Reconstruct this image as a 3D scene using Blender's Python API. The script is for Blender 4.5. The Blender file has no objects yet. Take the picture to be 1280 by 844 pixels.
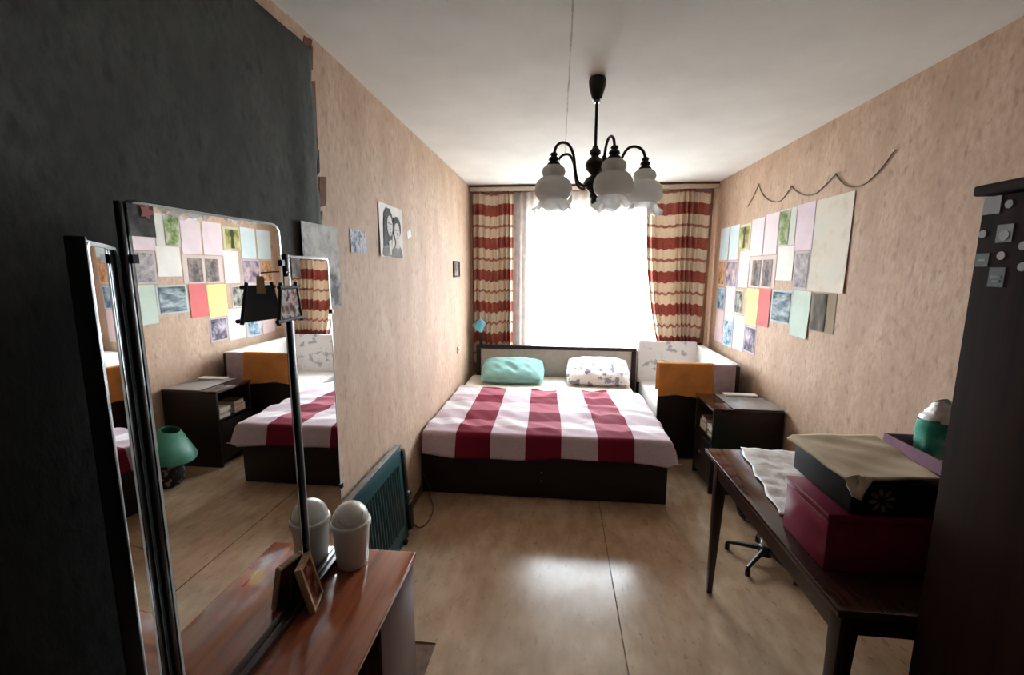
import bpy, bmesh, math, random
from mathutils import Vector, Matrix
from math import sin, cos, pi, radians, sqrt
random.seed(7)
S = bpy.context.scene
C = S.collection

# ------------------------------------------------------------------ camera
CAM_H, FPX, YAW, PITCH, ROLL = 1.584, 554.55, .1027, .1519, .0045
fw = Vector((-sin(YAW)*cos(PITCH), cos(YAW)*cos(PITCH), -sin(PITCH)))
rt = Vector((cos(YAW), sin(YAW), 0)); up = rt.cross(fw)
r2 = rt*cos(ROLL) + up*sin(ROLL); u2 = up*cos(ROLL) - rt*sin(ROLL)
cd = bpy.data.cameras.new('camera'); cam = bpy.data.objects.new('camera', cd); C.objects.link(cam)
cd.sensor_width = 36; cd.lens = 36*FPX/1280; cd.clip_start = .02
cam.matrix_world = Matrix(((r2.x, u2.x, -fw.x, 0), (r2.y, u2.y, -fw.y, 0), (r2.z, u2.z, -fw.z, CAM_H), (0, 0, 0, 1)))
S.camera = cam

# ------------------------------------------------------------------ room size
XL, XR, YB, YF, H = -.95, 1.572, 4.921, -0.95, 2.454      # left, right, window wall, wall behind the camera, ceiling
WX0, WX1, WZ0, WZ1 = -.314, 1.159, .744, 2.302             # window opening
M = -.7745                                             # plane of the dresser mirror

# ------------------------------------------------------------------ sky light, exposure
W = bpy.data.worlds.new('overcast_sky'); S.world = W; W.use_nodes = True
bg = W.node_tree.nodes['Background']; bg.inputs[0].default_value = (.84, .93, 1, 1); bg.inputs[1].default_value = 14
pl = bpy.data.lights.new('window_daylight_portal', 'AREA'); pl.shape = 'RECTANGLE'; pl.size = WX1-WX0; pl.size_y = WZ1-WZ0
pl.cycles.is_portal = True
po = bpy.data.objects.new('window_daylight_portal', pl); C.objects.link(po)
po.location = ((WX0+WX1)/2, YB+.21, (WZ0+WZ1)/2); po.rotation_euler = (-pi/2, 0, 0)
vs = S.view_settings; vs.view_transform = 'Standard'; vs.look = 'None'; vs.gamma = 1; vs.use_curve_mapping = False
vs.exposure = 1.92
cy = S.cycles; cy.max_bounces = 14; cy.diffuse_bounces = 7; cy.glossy_bounces = 6; cy.transparent_max_bounces = 16
cy.sample_clamp_indirect = 8

# ------------------------------------------------------------------ material helpers
def lin(c):
    return tuple(((v/255)/12.92 if v/255 <= .04045 else ((v/255+.055)/1.055)**2.4) for v in c)
def col4(c): return (*lin(c), 1)
class NT:
    def __init__(s, name):
        s.m = bpy.data.materials.new(name); s.m.use_nodes = True; s.t = s.m.node_tree; s.n = s.t.nodes
        s.p = s.n['Principled BSDF']; s.out = s.n['Material Output']
    def node(s, typ, **kw):
        n = s.n.new(typ)
        for k, v in kw.items(): setattr(n, k, v)
        return n
    def link(s, a, b): s.t.links.new(a, b)
    def val(s, sock, v):
        if hasattr(v, 'is_linked') or isinstance(v, bpy.types.NodeSocket): s.link(v, sock)
        else: sock.default_value = v
    def coords(s, scale=(1, 1, 1), kind='Object', loc=(0, 0, 0)):
        tc = s.node('ShaderNodeTexCoord'); mp = s.node('ShaderNodeMapping')
        mp.inputs['Scale'].default_value = scale; mp.inputs['Location'].default_value = loc
        s.link(tc.outputs[kind], mp.inputs[0]); return mp.outputs[0]
    def noise(s, vec, scale, detail=3, rough=.55):
        n = s.node('ShaderNodeTexNoise'); n.inputs['Scale'].default_value = scale
        n.inputs['Detail'].default_value = detail; n.inputs['Roughness'].default_value = rough
        s.link(vec, n.inputs['Vector']); return n.outputs['Fac']
    def ramp(s, fac, stops, interp='LINEAR'):
        r = s.node('ShaderNodeValToRGB'); r.color_ramp.interpolation = interp
        e = r.color_ramp.elements
        while len(e) < len(stops): e.new(.5)
        for i, (p, c) in enumerate(stops): e[i].position = p; e[i].color = col4(c)
        s.link(fac, r.inputs[0]); return r.outputs[0]
    def mix(s, fac, a, b, mode='MIX'):
        n = s.node('ShaderNodeMix', data_type='RGBA', blend_type=mode)
        s.val(n.inputs[0], fac); s.val(n.inputs[6], a); s.val(n.inputs[7], b); return n.outputs[2]
    def math(s, op, a, b=0.0):
        n = s.node('ShaderNodeMath', operation=op); s.val(n.inputs[0], a); s.val(n.inputs[1], b); return n.outputs[0]
    def bump(s, h, strength=.2, dist=.01):
        b = s.node('ShaderNodeBump'); b.inputs['Strength'].default_value = strength; b.inputs['Distance'].default_value = dist
        s.link(h, b.inputs['Height']); s.link(b.outputs[0], s.p.inputs['Normal'])
    def set(s, color=None, rough=.5, metal=0, spec=.5, trans=0, coat=0):
        if color is not None: s.val(s.p.inputs['Base Color'], color)
        s.val(s.p.inputs['Roughness'], rough); s.p.inputs['Metallic'].default_value = metal
        s.p.inputs['Specular IOR Level'].default_value = spec; s.p.inputs['Transmission Weight'].default_value = trans
        s.p.inputs['Coat Weight'].default_value = coat
        return s.m
def plain(name, c, rough=.5, metal=0, spec=.5, var=.12, scale=18, bump=0, bscale=60, coat=0):
    t = NT(name); v = t.coords()
    d = tuple(max(0, x*(1-var)) for x in c); l = tuple(min(255, x*(1+var*.6)) for x in c)
    t.set(t.ramp(t.noise(v, scale), [(.3, d), (.7, l)]), rough, metal, spec, 0, coat)
    if bump: t.bump(t.noise(v, bscale, 4), bump, .004)
    return t.m
def wood(name, c, c2, rough=.25, axis='y', scale=7, coat=0, spec=.5):
    t = NT(name); sc = {'x': (.6, 9, 9), 'y': (9, .6, 9), 'z': (9, 9, .6)}[axis]
    v = t.coords(sc); f = t.noise(v, scale*.5, 5, .6)
    t.set(t.ramp(f, [(.25, c2), (.5, c), (.75, tuple(min(255, x*1.12) for x in c))]), rough, 0, spec, 0, coat)
    t.bump(f, .05, .002); return t.m
def printed(name, cols, scale=14, rough=.8, stretch=(1, 1, 1), seed=0):
    """a printed picture: soft blotches of ink in the given colours"""
    t = NT(name); v = t.coords(stretch, loc=(seed, seed*1.7, seed*.6))
    f = t.noise(v, scale, 4, .6); n = len(cols)
    t.set(t.ramp(f, [(.36+.28*i/(n-1), c) for i, c in enumerate(cols)]), rough, spec=.12); return t.m

# ------------------------------------------------------------------ materials
def wallpaper(name, a, b, c, rough=.74, spec=.24):
    t = NT(name); v = t.coords((1, 1, .45)); v2 = t.coords((1, 1, .5))
    big = t.noise(v, 5, 5, .62); fine = t.noise(v2, 42, 4, .65); fleck = t.noise(v2, 26, 2, .5)
    colr = t.ramp(big, [(.3, a), (.55, b), (.75, c)])
    colr = t.mix(t.ramp(fine, [(.35, (110, 110, 110)), (.6, (255, 255, 255))]), col4(a), colr)
    fl = t.ramp(fleck, [(.60, (0, 0, 0)), (.70, (255, 255, 255))])
    colr = t.mix(t.math('MULTIPLY', fl, .4), colr, col4(tuple(x*.72 for x in a)))
    t.set(colr, rough, spec=spec); t.bump(fine, .35, .004); return t.m
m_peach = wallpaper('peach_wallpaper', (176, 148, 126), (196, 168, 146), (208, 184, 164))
m_peachback = wallpaper('shaded_peach_wallpaper', (150, 120, 100), (172, 140, 118), (186, 156, 134))  # the peach wallpaper again, backlit shade of the window wall put into the colour
m_grey = wallpaper('grey_wallpaper', (70, 71, 68), (84, 85, 81), (96, 97, 93), .85, .12)
def ceiling_mat():
    t = NT('whitewashed_ceiling'); v = t.coords()
    t.set(t.ramp(t.noise(v, 2.2, 5, .6), [(.3, (230, 229, 224)), (.7, (243, 242, 238))]), .9, spec=.2)
    t.bump(t.noise(v, 9, 4), .25, .006); return t.m
m_ceil = ceiling_mat()
def lino_mat():
    t = NT('beige_linoleum'); v = t.coords((9, 3.6, 1)); v1 = t.coords((1, 1, 1)); v3 = t.coords((22, 9, 1))
    base = t.ramp(t.noise(v, 1.5, 5, .6), [(.3, (164, 140, 114)), (.55, (184, 160, 134)), (.8, (198, 177, 153))])
    fl = t.ramp(t.noise(v3, 1.6, 3, .6), [(.60, (0, 0, 0)), (.72, (255, 255, 255))])
    c = t.mix(t.math('MULTIPLY', fl, .5), base, col4((120, 88, 62)))
    patch = t.ramp(t.noise(v1, 1.7, 3), [(.4, (225, 212, 200)), (.65, (255, 255, 255))])
    c = t.mix(1.0, c, patch, 'MULTIPLY')
    rg = t.noise(v1, 6, 4); mr = t.node('ShaderNodeMapRange'); t.link(rg, mr.inputs[0]); mr.inputs[3].default_value = .14; mr.inputs[4].default_value = .27
    t.set(c, mr.outputs[0], spec=.5); t.bump(t.noise(v1, 7, 2), .06, .01); return t.m
m_lino = lino_mat()
m_sub = plain('bare_floorboard', (112, 84, 66), .8, var=.2)
m_white = plain('white_paint', (222, 220, 214), .45, var=.03)
m_dark = wood('dark_bed_laminate', (34, 23, 20), (24, 16, 14), .42, 'x', spec=.35)
m_darkv = wood('dark_cabinet_laminate', (32, 22, 20), (22, 15, 14), .3, 'y')
m_tab = wood('dark_polished_table_wood', (58, 34, 28), (38, 22, 19), .12, 'y', coat=.3)
m_tleg = wood('dark_table_leg_wood', (44, 26, 22), (28, 16, 14), .3, 'z')
m_ward = wood('dark_brown_wardrobe_wood', (40, 24, 18), (26, 15, 12), .8, 'z', spec=.04)
m_dres = wood('polished_walnut_top', (124, 66, 42), (84, 40, 26), .13, 'y', coat=.4)
m_dbody = wood('plum_brown_dresser_side', (74, 52, 52), (56, 38, 39), .35, 'z')
m_black = plain('black_metal', (16, 16, 18), .3, .3, var=.05)
m_blackp = plain('black_plastic', (18, 18, 20), .4, var=.05)
m_bronze = plain('dark_bronze', (40, 34, 30), .35, .7, var=.15)
m_chrome = plain('chrome', (190, 190, 192), .18, 1, var=.03)
def mirror_mat():
    t = NT('mirror_silver'); return t.set((.86, .87, .87, 1), .01, 1)
m_mirror = mirror_mat()
m_edge = plain('glass_bevel_edge', (206, 214, 214), .15, .2, var=.05)

def stripe_mat():
    t = NT('striped_curtain_cloth'); tc = t.node('ShaderNodeTexCoord'); sp = t.node('ShaderNodeSeparateXYZ'); t.link(tc.outputs['UV'], sp.inputs[0])
    z = sp.outputs['Y']; v = t.coords((60, 60, 60)); wv = t.noise(v, 2, 2)
    zz = t.math('ADD', z, t.math('MULTIPLY', t.math('SUBTRACT', wv, .5), .012))
    f = t.math('FRACT', t.math('ADD', t.math('DIVIDE', t.math('SUBTRACT', zz, .841), .3406), 10.5))
    d = t.math('ABSOLUTE', t.math('SUBTRACT', f, .5))
    band = t.math('LESS_THAN', d, .17)
    thin = t.math('GREATER_THAN', d, .462)
    k = t.math('MAXIMUM', band, t.math('MULTIPLY', thin, .85))
    red = t.ramp(wv, [(.35, (152, 76, 64)), (.65, (178, 106, 92))]); cream = t.ramp(wv, [(.3, (218, 202, 178)), (.7, (232, 220, 200))])
    c = t.mix(k, cream, red); t.set(c, .85, spec=.15)
    tr = t.node('ShaderNodeBsdfTranslucent'); t.link(c, tr.inputs[0]); mx = t.node('ShaderNodeMixShader'); mx.inputs[0].default_value = .14
    t.link(t.p.outputs[0], mx.inputs[1]); t.link(tr.outputs[0], mx.inputs[2]); t.link(mx.outputs[0], t.out.inputs[0]); return t.m
m_stripe = stripe_mat()
def tulle_mat():
    t = NT('white_tulle'); v = t.coords((1, 1, 1)); f = t.noise(v, 16, 3)
    tp = t.node('ShaderNodeBsdfTransparent'); tr = t.node('ShaderNodeBsdfTranslucent'); tr.inputs[0].default_value = (.9, .9, .9, 1)
    df = t.node('ShaderNodeBsdfDiffuse'); df.inputs[0].default_value = (.86, .86, .86, 1)
    a = t.node('ShaderNodeMixShader'); a.inputs[0].default_value = .5; t.link(df.outputs[0], a.inputs[1]); t.link(tr.outputs[0], a.inputs[2])
    b = t.node('ShaderNodeMixShader'); mr = t.node('ShaderNodeMapRange'); t.link(f, mr.inputs[0]); mr.inputs[1].default_value = .35; mr.inputs[2].default_value = .65
    mr.inputs[3].default_value = .42; mr.inputs[4].default_value = .54; t.link(mr.outputs[0], b.inputs[0])
    t.link(tp.outputs[0], b.inputs[1]); t.link(a.outputs[0], b.inputs[2]); t.link(b.outputs[0], t.out.inputs[0]); return t.m
m_tulle = tulle_mat()
def pane_mat():
    t = NT('window_glass'); tp = t.node('ShaderNodeBsdfTransparent'); g = t.node('ShaderNodeBsdfGlossy'); g.inputs['Roughness'].default_value = .02
    mx = t.node('ShaderNodeMixShader'); mx.inputs[0].default_value = .06
    t.link(tp.outputs[0], mx.inputs[1]); t.link(g.outputs[0], mx.inputs[2]); t.link(mx.outputs[0], t.out.inputs[0]); return t.m
m_pane = pane_mat()
def shade_glass(name, tr_amt, tint, rough):
    t = NT(name); t.set(col4(tint), rough, spec=.6)
    tl = t.node('ShaderNodeBsdfTranslucent'); tl.inputs[0].default_value = (.9, .9, .88, 1)
    tp = t.node('ShaderNodeBsdfTransparent'); a = t.node('ShaderNodeMixShader'); a.inputs[0].default_value = .5
    t.link(t.p.outputs[0], a.inputs[1]); t.link(tl.outputs[0], a.inputs[2])
    b = t.node('ShaderNodeMixShader'); b.inputs[0].default_value = tr_amt
    t.link(a.outputs[0], b.inputs[1]); t.link(tp.outputs[0], b.inputs[2]); t.link(b.outputs[0], t.out.inputs[0]); return t.m
m_frost = shade_glass('frosted_shade_glass', .22, (225, 222, 218), .25)
m_clear = shade_glass('clear_pressed_glass', .62, (235, 235, 235), .1)
def gingham():
    t = NT('crimson_check_blanket'); tc = t.node('ShaderNodeTexCoord'); sp = t.node('ShaderNodeSeparateXYZ'); t.link(tc.outputs['UV'], sp.inputs[0])
    u, v = sp.outputs['X'], sp.outputs['Y']
    colm = t.math('GREATER_THAN', t.math('FRACT', t.math('DIVIDE', t.math('MINIMUM', u, 1.66), .484)), .5)
    row = t.math('GREATER_THAN', t.math('FRACT', t.math('DIVIDE', v, .43)), .5)
    near = t.math('LESS_THAN', v, .29)
    dark = t.math('MAXIMUM', near, t.math('SUBTRACT', 1.0, row))
    weave = t.noise(t.coords((1, 1, 1)), 180, 2)
    c1 = t.mix(dark, col4((172, 98, 112)), col4((116, 26, 46))); c0 = t.mix(dark, col4((224, 216, 220)), col4((198, 180, 188)))
    c = t.mix(colm, c0, c1); c = t.mix(1.0, c, t.ramp(weave, [(.3, (222, 222, 222)), (.7, (255, 255, 255))]), 'MULTIPLY')
    t.set(c, .9, spec=.15); t.bump(weave, .15, .002); return t.m
m_check = gingham()
m_sheet = plain('pale_bed_sheet', (220, 216, 200), .9, var=.06, scale=9, bump=.2, bscale=20)
m_mint = plain('mint_pillowcase', (132, 178, 172), .9, var=.06, bump=.15, bscale=25)
m_uphol = plain('pale_grey_upholstery', (190, 184, 178), .9, var=.05, bump=.1, bscale=150)
def print_cloth(name, ground, ink, scale, thr=.57, stretch=(1, 1, 1)):
    t = NT(name); v = t.coords(stretch); f = t.noise(v, scale, 3, .6)
    t.set(t.ramp(f, [(thr, ground), (thr+.06, ink)]), .9, spec=.15); return t.m
m_print = print_cloth('grey_printed_pillowcase', (228, 224, 220), (142, 138, 152), 13, .54)
m_bumper = print_cloth('white_printed_cot_bumper', (226, 226, 226), (166, 169, 175), 12, .54)
m_whitecloth = plain('white_cloth', (228, 226, 224), .9, var=.04)
m_orange = plain('orange_cloth', (196, 128, 58), .9, var=.1, scale=8, bump=.2, bscale=30)
m_lilac = plain('lilac_cloth', (176, 156, 160), .9, var=.08)
m_teal = plain('teal_green_enamel', (38, 74, 78), .35, var=.1)
m_tealdk = plain('dark_slot_enamel', (14, 26, 28), .6, var=.1)
m_cord = plain('brown_cord', (74, 44, 30), .5)
m_cream = plain('cream_plastic', (200, 194, 182), .35, var=.03)
m_crimson = plain('crimson_plastic', (122, 22, 56), .35, var=.06)
m_boxblk = plain('black_box_card', (18, 17, 19), .6, var=.1, spec=.15)
m_beige = plain('beige_cloth', (190, 172, 146), .9, var=.1, scale=6, bump=.3, bscale=14)
m_purple = plain('dusty_purple_card', (128, 84, 104), .6, var=.08)
m_flower = plain('grey_flower_print', (112, 108, 104), .7)
m_lampg = plain('green_lamp_shade', (40, 116, 92), .5, var=.06)
m_ceramic = print_cloth('dark_patterned_ceramic', (52, 48, 44), (150, 146, 136), 26, .55)
m_blue = plain('light_blue_plastic', (110, 176, 196), .35, var=.05)
m_tape = plain('brown_torn_backing', (104, 62, 38), .9, var=.2)
m_gap = plain('dark_gap', (36, 28, 22), .9)
m_crack = plain('grey_ceiling_crack', (196, 193, 186), .95)
m_gold = wood('gilded_wood_frame', (168, 132, 92), (120, 86, 54), .4, 'z')
m_stick = plain('dark_stick_wood', (38, 26, 20), .7, var=.3)
m_wire = plain('brown_wire', (120, 92, 72), .6)

# ------------------------------------------------------------------ mesh helpers
class MB:
    def __init__(s): s.v = []; s.f = []; s.uv = {}
    def add(s, vs, fs, uv=None):
        o = len(s.v); s.v += [Vector(p) for p in vs]; s.f += [[i+o for i in f] for f in fs]
        if uv:
            for i, q in enumerate(uv): s.uv[o+i] = q
        return s
    def box(s, x0, x1, y0, y1, z0, z1):
        return s.add([(x0, y0, z0), (x1, y0, z0), (x1, y1, z0), (x0, y1, z0), (x0, y0, z1), (x1, y0, z1), (x1, y1, z1), (x0, y1, z1)],
                     [(3, 2, 1, 0), (4, 5, 6, 7), (0, 1, 5, 4), (1, 2, 6, 5), (2, 3, 7, 6), (3, 0, 4, 7)])
    def tube(s, pts, r, n=10, caps=True):
        pts = [Vector(p) for p in pts]; k = len(pts); rs = r if isinstance(r, (list, tuple)) else [r]*k
        t0 = (pts[1]-pts[0]).normalized(); a = Vector((0, 0, 1)) if abs(t0.z) < .9 else Vector((1, 0, 0)); nrm = t0.cross(a).normalized()
        vs = []; prev = t0
        for i, p in enumerate(pts):
            t = (pts[min(i+1, k-1)]-pts[max(i-1, 0)]).normalized()
            ax = prev.cross(t)
            if ax.length > 1e-6: nrm = Matrix.Rotation(prev.angle(t), 3, ax.normalized()) @ nrm
            prev = t; b = t.cross(nrm).normalized(); nrm = b.cross(t).normalized()
            for j in range(n):
                q = 2*pi*j/n; vs.append(p + (nrm*cos(q)+b*sin(q))*rs[i])
        fs = [(i*n+j, i*n+(j+1) % n, (i+1)*n+(j+1) % n, (i+1)*n+j) for i in range(k-1) for j in range(n)]
        if caps: fs += [tuple(range(n))[::-1], tuple(range((k-1)*n, k*n))]
        return s.add(vs, fs)
    def lathe(s, prof, c=(0, 0, 0), n=24, wob=None):
        vs = []; k = len(prof)
        for i, (r, z) in enumerate(prof):
            for j in range(n):
                q = 2*pi*j/n; w = wob(i, q) if wob else (0, 0)
                vs.append((c[0]+(r+w[0])*cos(q), c[1]+(r+w[0])*sin(q), c[2]+z+w[1]))
        return s.add(vs, [(i*n+j, i*n+(j+1) % n, (i+1)*n+(j+1) % n, (i+1)*n+j) for i in range(k-1) for j in range(n)])
    def grid(s, fn, nu, nv, uvf=None):
        vs = []; uv = []
        for j in range(nv+1):
            for i in range(nu+1):
                vs.append(fn(i/nu, j/nv)); uv.append(uvf(i/nu, j/nv) if uvf else (i/nu, j/nv))
        return s.add(vs, [(j*(nu+1)+i, j*(nu+1)+i+1, (j+1)*(nu+1)+i+1, (j+1)*(nu+1)+i) for j in range(nv) for i in range(nu)], uv)
    def prism(s, pts, d):
        """pts: 3-D polygon; extruded by vector d"""
        n = len(pts); d = Vector(d); a = [Vector(p) for p in pts]
        return s.add(a+[p+d for p in a], [tuple(range(n))[::-1], tuple(range(n, 2*n))]+[(i, (i+1) % n, n+(i+1) % n, n+i) for i in range(n)])
    def xf(s, mat): s.v = [mat @ p for p in s.v]; return s
ORG = {}
def finish(o, parent, org):
    C.objects.link(o)
    ORG[o.name] = Vector(org)
    if parent is not None: o.parent = parent; o.location = Vector(org)-ORG[parent.name]
    else: o.location = org
def build(name, mb, mat, parent=None, org=None, bevel=0, smooth=None, solid=0, kind=None, label=None, cat=None, group=None, seg=2):
    org = Vector(org) if org is not None else (ORG[parent.name].copy() if parent is not None else Vector((0, 0, 0)))
    me = bpy.data.meshes.new(name); me.from_pydata([p-org for p in mb.v], [], mb.f)
    if mb.uv:
        ul = me.uv_layers.new(name='uv')
        for lp in me.loops: ul.data[lp.index].uv = mb.uv.get(lp.vertex_index, (0, 0))
    bm = bmesh.new(); bm.from_mesh(me); bmesh.ops.recalc_face_normals(bm, faces=bm.faces)
    if bevel:
        es = [e for e in bm.edges if len(e.link_faces) == 2 and e.calc_face_angle(0) > .6]
        bmesh.ops.bevel(bm, geom=es, offset=bevel, segments=seg, affect='EDGES', profile=.5, clamp_overlap=True)
    bm.to_mesh(me); bm.free()
    me.materials.append(mat)
    if smooth is None: smooth = bool(bevel)
    if smooth:
        me.shade_smooth()
        try: me.set_sharp_from_angle(angle=radians(40))
        except Exception: pass
    o = bpy.data.objects.new(name, me); finish(o, parent, org)
    if solid:
        md = o.modifiers.new('thickness', 'SOLIDIFY'); md.thickness = solid; md.offset = 0
    if kind: o['kind'] = kind
    if label: o['label'] = label
    if cat: o['category'] = cat
    if group: o['group'] = group
    return o
def thing(name, label, cat, org, group=None):
    o = bpy.data.objects.new(name, None); o.empty_display_size = .1; finish(o, None, org)
    o['label'] = label; o['category'] = cat
    if group: o['group'] = group
    return o
def B(*a): return MB().box(*a)
def smoothstep(a, b, x):
    t = max(0, min(1, (x-a)/(b-a))); return t*t*(3-2*t)
def wob(x, y, k=1.0):      # smooth pseudo noise, about -1..1
    return (sin(3.1*k*x+1.3*sin(2.3*k*y))+sin(4.7*k*y+.9+1.1*sin(3.7*k*x))+sin(6.1*k*(x+y)+2.))/3

# ================================================================== SETTING
floor = build('floor', B(XL-.1, XR+.1, YF-.1, YB+.1, -.15, -.005), m_sub, org=(0, 0, 0), kind='structure')
SX = .3076
build('linoleum_sheet', MB().prism([(XL, YF, -.005), (SX-.0025, YF, -.005), (SX-.0025, YB, -.005), (XL, YB, -.005), (XL, 1.64, -.005), (-.49, 1.64, -.005), (-.497, 1.40, -.005), (XL, 1.40, -.005)], (0, 0, .005)), m_lino, floor)
build('linoleum_sheet', MB().prism([(SX+.0025, YF, -.005), (XR, YF, -.005), (XR, YB, -.005), (SX+.0025, YB, -.005)], (0, 0, .0065)), m_lino, floor)
ceil = build('ceiling', B(XL-.1, XR+.1, YF-.1, YB+.1, H, H+.15), m_ceil, org=(0, 0, H), kind='structure')
cs = MB()
for i in range(26):
    y = 1.25+i*.14; a = .03+.0012*sin(i*2.1); b = .03+.0012*sin((i+1)*2.1); w = .002+.0025*((i*7) % 5)/5
    cs.prism([(a-w, y, H-.0015), (a+w, y, H-.0015), (b+w, y+.14, H-.0015), (b-w, y+.14, H-.0015)], (0, 0, .001))
build('joint_crack', cs, m_crack, ceil)
build('plaster_patch', MB().prism([(XL, YF, H-.004), (-.40, YF, H-.004), (-.38, 1.577, H-.004), (-.59, 1.605, H-.004), (XL, 1.587, H-.004)], (0, 0, .004)), m_ceil, ceil)

wl = build('wall_left', B(XL-.12, XL, YF-.1, YB+.1, 0, H), m_peach, org=(XL, 2, 0), kind='structure')
GY = 1.724
def grey_fn(u, v):
    y = YF+(GY-YF)*u; z = .01+(2.397-.01)*v
    edge = GY+.008*sin(v*37)+.006*sin(v*91)
    if u == 1: y = edge
    bulge = .010*math.exp(-((y-(GY-.10))/.055)**2)*(.35+.65*sin(pi*min(1, max(0, (z-.3)/2.2))))
    return (XL+.006+bulge+.002*wob(y, z, 2), y, z)
build('grey_wallpaper', MB().grid(grey_fn, 120, 40), m_grey, wl, solid=.004, smooth=True, label='sheet of grey wallpaper covering the near end of the left wall')
for (y, z, w, h) in ((1.7309, 2.1882, 0.018, 0.22), (1.7575, 1.8889, 0.034, 0.13), (1.7385, 1.9982, 0.01, 0.1), (1.7366, 1.7892, 0.012, 0.05), (1.7242, 2.3687, 0.022, 0.1), (1.71, 2.4115, 0.035, 0.06), (1.7347, 2.0552, 0.008, 0.08)):
    build('torn_wallpaper_scrap', MB().prism([(XL, y-w, z-h/2), (XL, y+w*.6, z-h/2+.015), (XL, y+w, z+h/2), (XL, y-w*.5, z+h/2-.01)], (.004, 0, 0)), m_tape if w > .015 else m_gap, wl)
build('wall_right', B(XR, XR+.12, YF-.1, YB+.1, 0, H), m_peach, org=(XR, 2, 0), kind='structure')
build('wall_front', B(XL, XR, YF-.1, YF, 0, H), plain('darkened_unseen_wall', (62, 48, 40), .7), org=(0, YF, 0), kind='structure')  # unseen wall, coloured dark to cut bounced light at the near end
wb = MB(); T = .32
wb.box(XL-.12, WX0, YB, YB+T, 0, H); wb.box(WX1, XR+.12, YB, YB+T, 0, H); wb.box(WX0, WX1, YB, YB+T, 0, WZ0); wb.box(WX0, WX1, YB, YB+T, WZ1, H)
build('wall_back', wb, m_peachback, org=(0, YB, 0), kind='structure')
w1 = bpy.data.objects.new('window_1', None); finish(w1, None, ((WX0+WX1)/2, YB+.2, WZ0)); w1['kind'] = 'structure'
fy0, fy1 = YB+.14, YB+.19
for a in ((WX0, WX0+.05, WZ0, WZ1), (WX1-.05, WX1, WZ0, WZ1), (WX0+.05, WX1-.05, WZ0, WZ0+.05), (WX0+.05, WX1-.05, WZ1-.05, WZ1), (.40, .445, WZ0+.05, WZ1-.05)):
    build('window_frame', B(a[0], a[1], fy0, fy1, a[2], a[3]), m_white, w1, bevel=.004)
for a in ((WX0+.05, .40), (.445, WX1-.05)):
    build('window_pane', B(a[0], a[1], YB+.162, YB+.166, WZ0+.05, WZ1-.05), m_pane, w1)
build('window_sill', B(WX0-.05, WX1+.05, YB-.06, YB+.14, WZ0-.04, WZ0), m_white, w1, bevel=.006)
for (n, a) in (('baseboard_left', (XL, XL+.012, 1.75, YB, 0, .05)), ('baseboard_right', (XR-.012, XR, YF, YB, .0015, .05)), ('baseboard_back', (XL+.012, XR-.012, YB-.012, YB, .0015, .05))):
    build(n, B(*a), m_sub, org=((a[0]+a[1])/2, (a[2]+a[3])/2, 0), kind='structure', bevel=.003)
build('ground', B(-60, 60, YB+2, 90, -9.2, -9), plain('asphalt_yard', (120, 122, 112), .9), org=(0, 40, -9), kind='structure')

# ================================================================== CURTAINS
cr = thing('curtain_cornice', 'pale wooden curtain cornice along the ceiling above the window', 'cornice', (.31, 4.81, 2.39))
build('cornice_board', B(XL+.01, XR-.01, 4.736, 4.75, 2.390, 2.431), plain('pale_cornice_wood', (206, 194, 178), .5, var=.05), cr, bevel=.002)
build('cornice_top', B(XL+.01, XR-.01, 4.73, 4.915, 2.433, 2.446), m_tape, cr, bevel=.002)
build('curtain_track', MB().tube([(XL+.02, 4.81, 2.411), (XR-.02, 4.81, 2.411)], .008), m_white, cr)
for x in (XL+.02, .31, XR-.03): build('track_bracket', B(x-.008, x+.008, 4.78, 4.917, 2.418, 2.433), m_white, cr)

def curtain(label, x0t, x1t, x0b, x1b, folds, amp, y, zb, ease, sd):
    zt = 2.397; nu, nv = folds*12, 70
    def fn(u, v):
        z = zt+(zb-zt)*v; k = ease(v)
        a = x0t+(x0b-x0t)*k; b = x1t+(x1b-x1t)*k
        ph = 2*pi*folds*(u+.03*sin(7*u+sd)+.02*sin(13*u+2*sd)); g = amp*(.8+.4*sin(9*u+sd)+.2*sin(4*v+11*u))*(1 if v > .05 else .45+.55*v/.05)
        x = a+(b-a)*u
        yy = y+g*(sin(ph+.4*sin(2.2*v+u*3))+.35*sin(2*ph+1+sd))+.008*wob(x*2, z)
        return (x, yy, z+.014*sin(ph+.7)*(.35+.65*k)+.010*sin(u*9+sd))
    o = thing('striped_curtain', label, 'curtain', ((x0t+x1t)/2, y, zb), 'striped window curtains')
    build('curtain_cloth', MB().grid(fn, nu, nv, lambda u, v: (u, zt+(zb-zt)*v)), m_stripe, o, solid=.002, smooth=True)
    for i in range(folds):
        x = x0t+(x1t-x0t)*(i+.5)/folds
        build('curtain_hook', MB().tube([(x, y, 2.387), (x, y+.004, 2.408), (x, y+.012, 2.418)], .003, 6), m_white, o)
    return o
curtain('red and cream striped curtain hanging at the left side of the window', XL+.03, -.486, XL+.03, -.49, 8, .024, 4.785, .12, lambda v: v, .4)
curtain('red and cream striped curtain swept aside right of the window, above the cot', .88, 1.506, 1.107, 1.477, 9, .024, 4.785, .60, lambda v: v**2.2 if v < .9 else .793, 2.1)
def tul(u, v):
    x = -.5035+1.577*u; z = 2.397+(.16-2.397)*v
    return (x, 4.862+.013*sin(2*pi*20*(u+.02*sin(9*u))+.6*sin(3*v))+.006*wob(x*3, z), z)
build('tulle_curtain', MB().grid(tul, 260, 30), m_tulle, org=(.3, 4.86, .16), smooth=True, label='sheer white tulle curtain across the bright window', cat='tulle')

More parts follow.
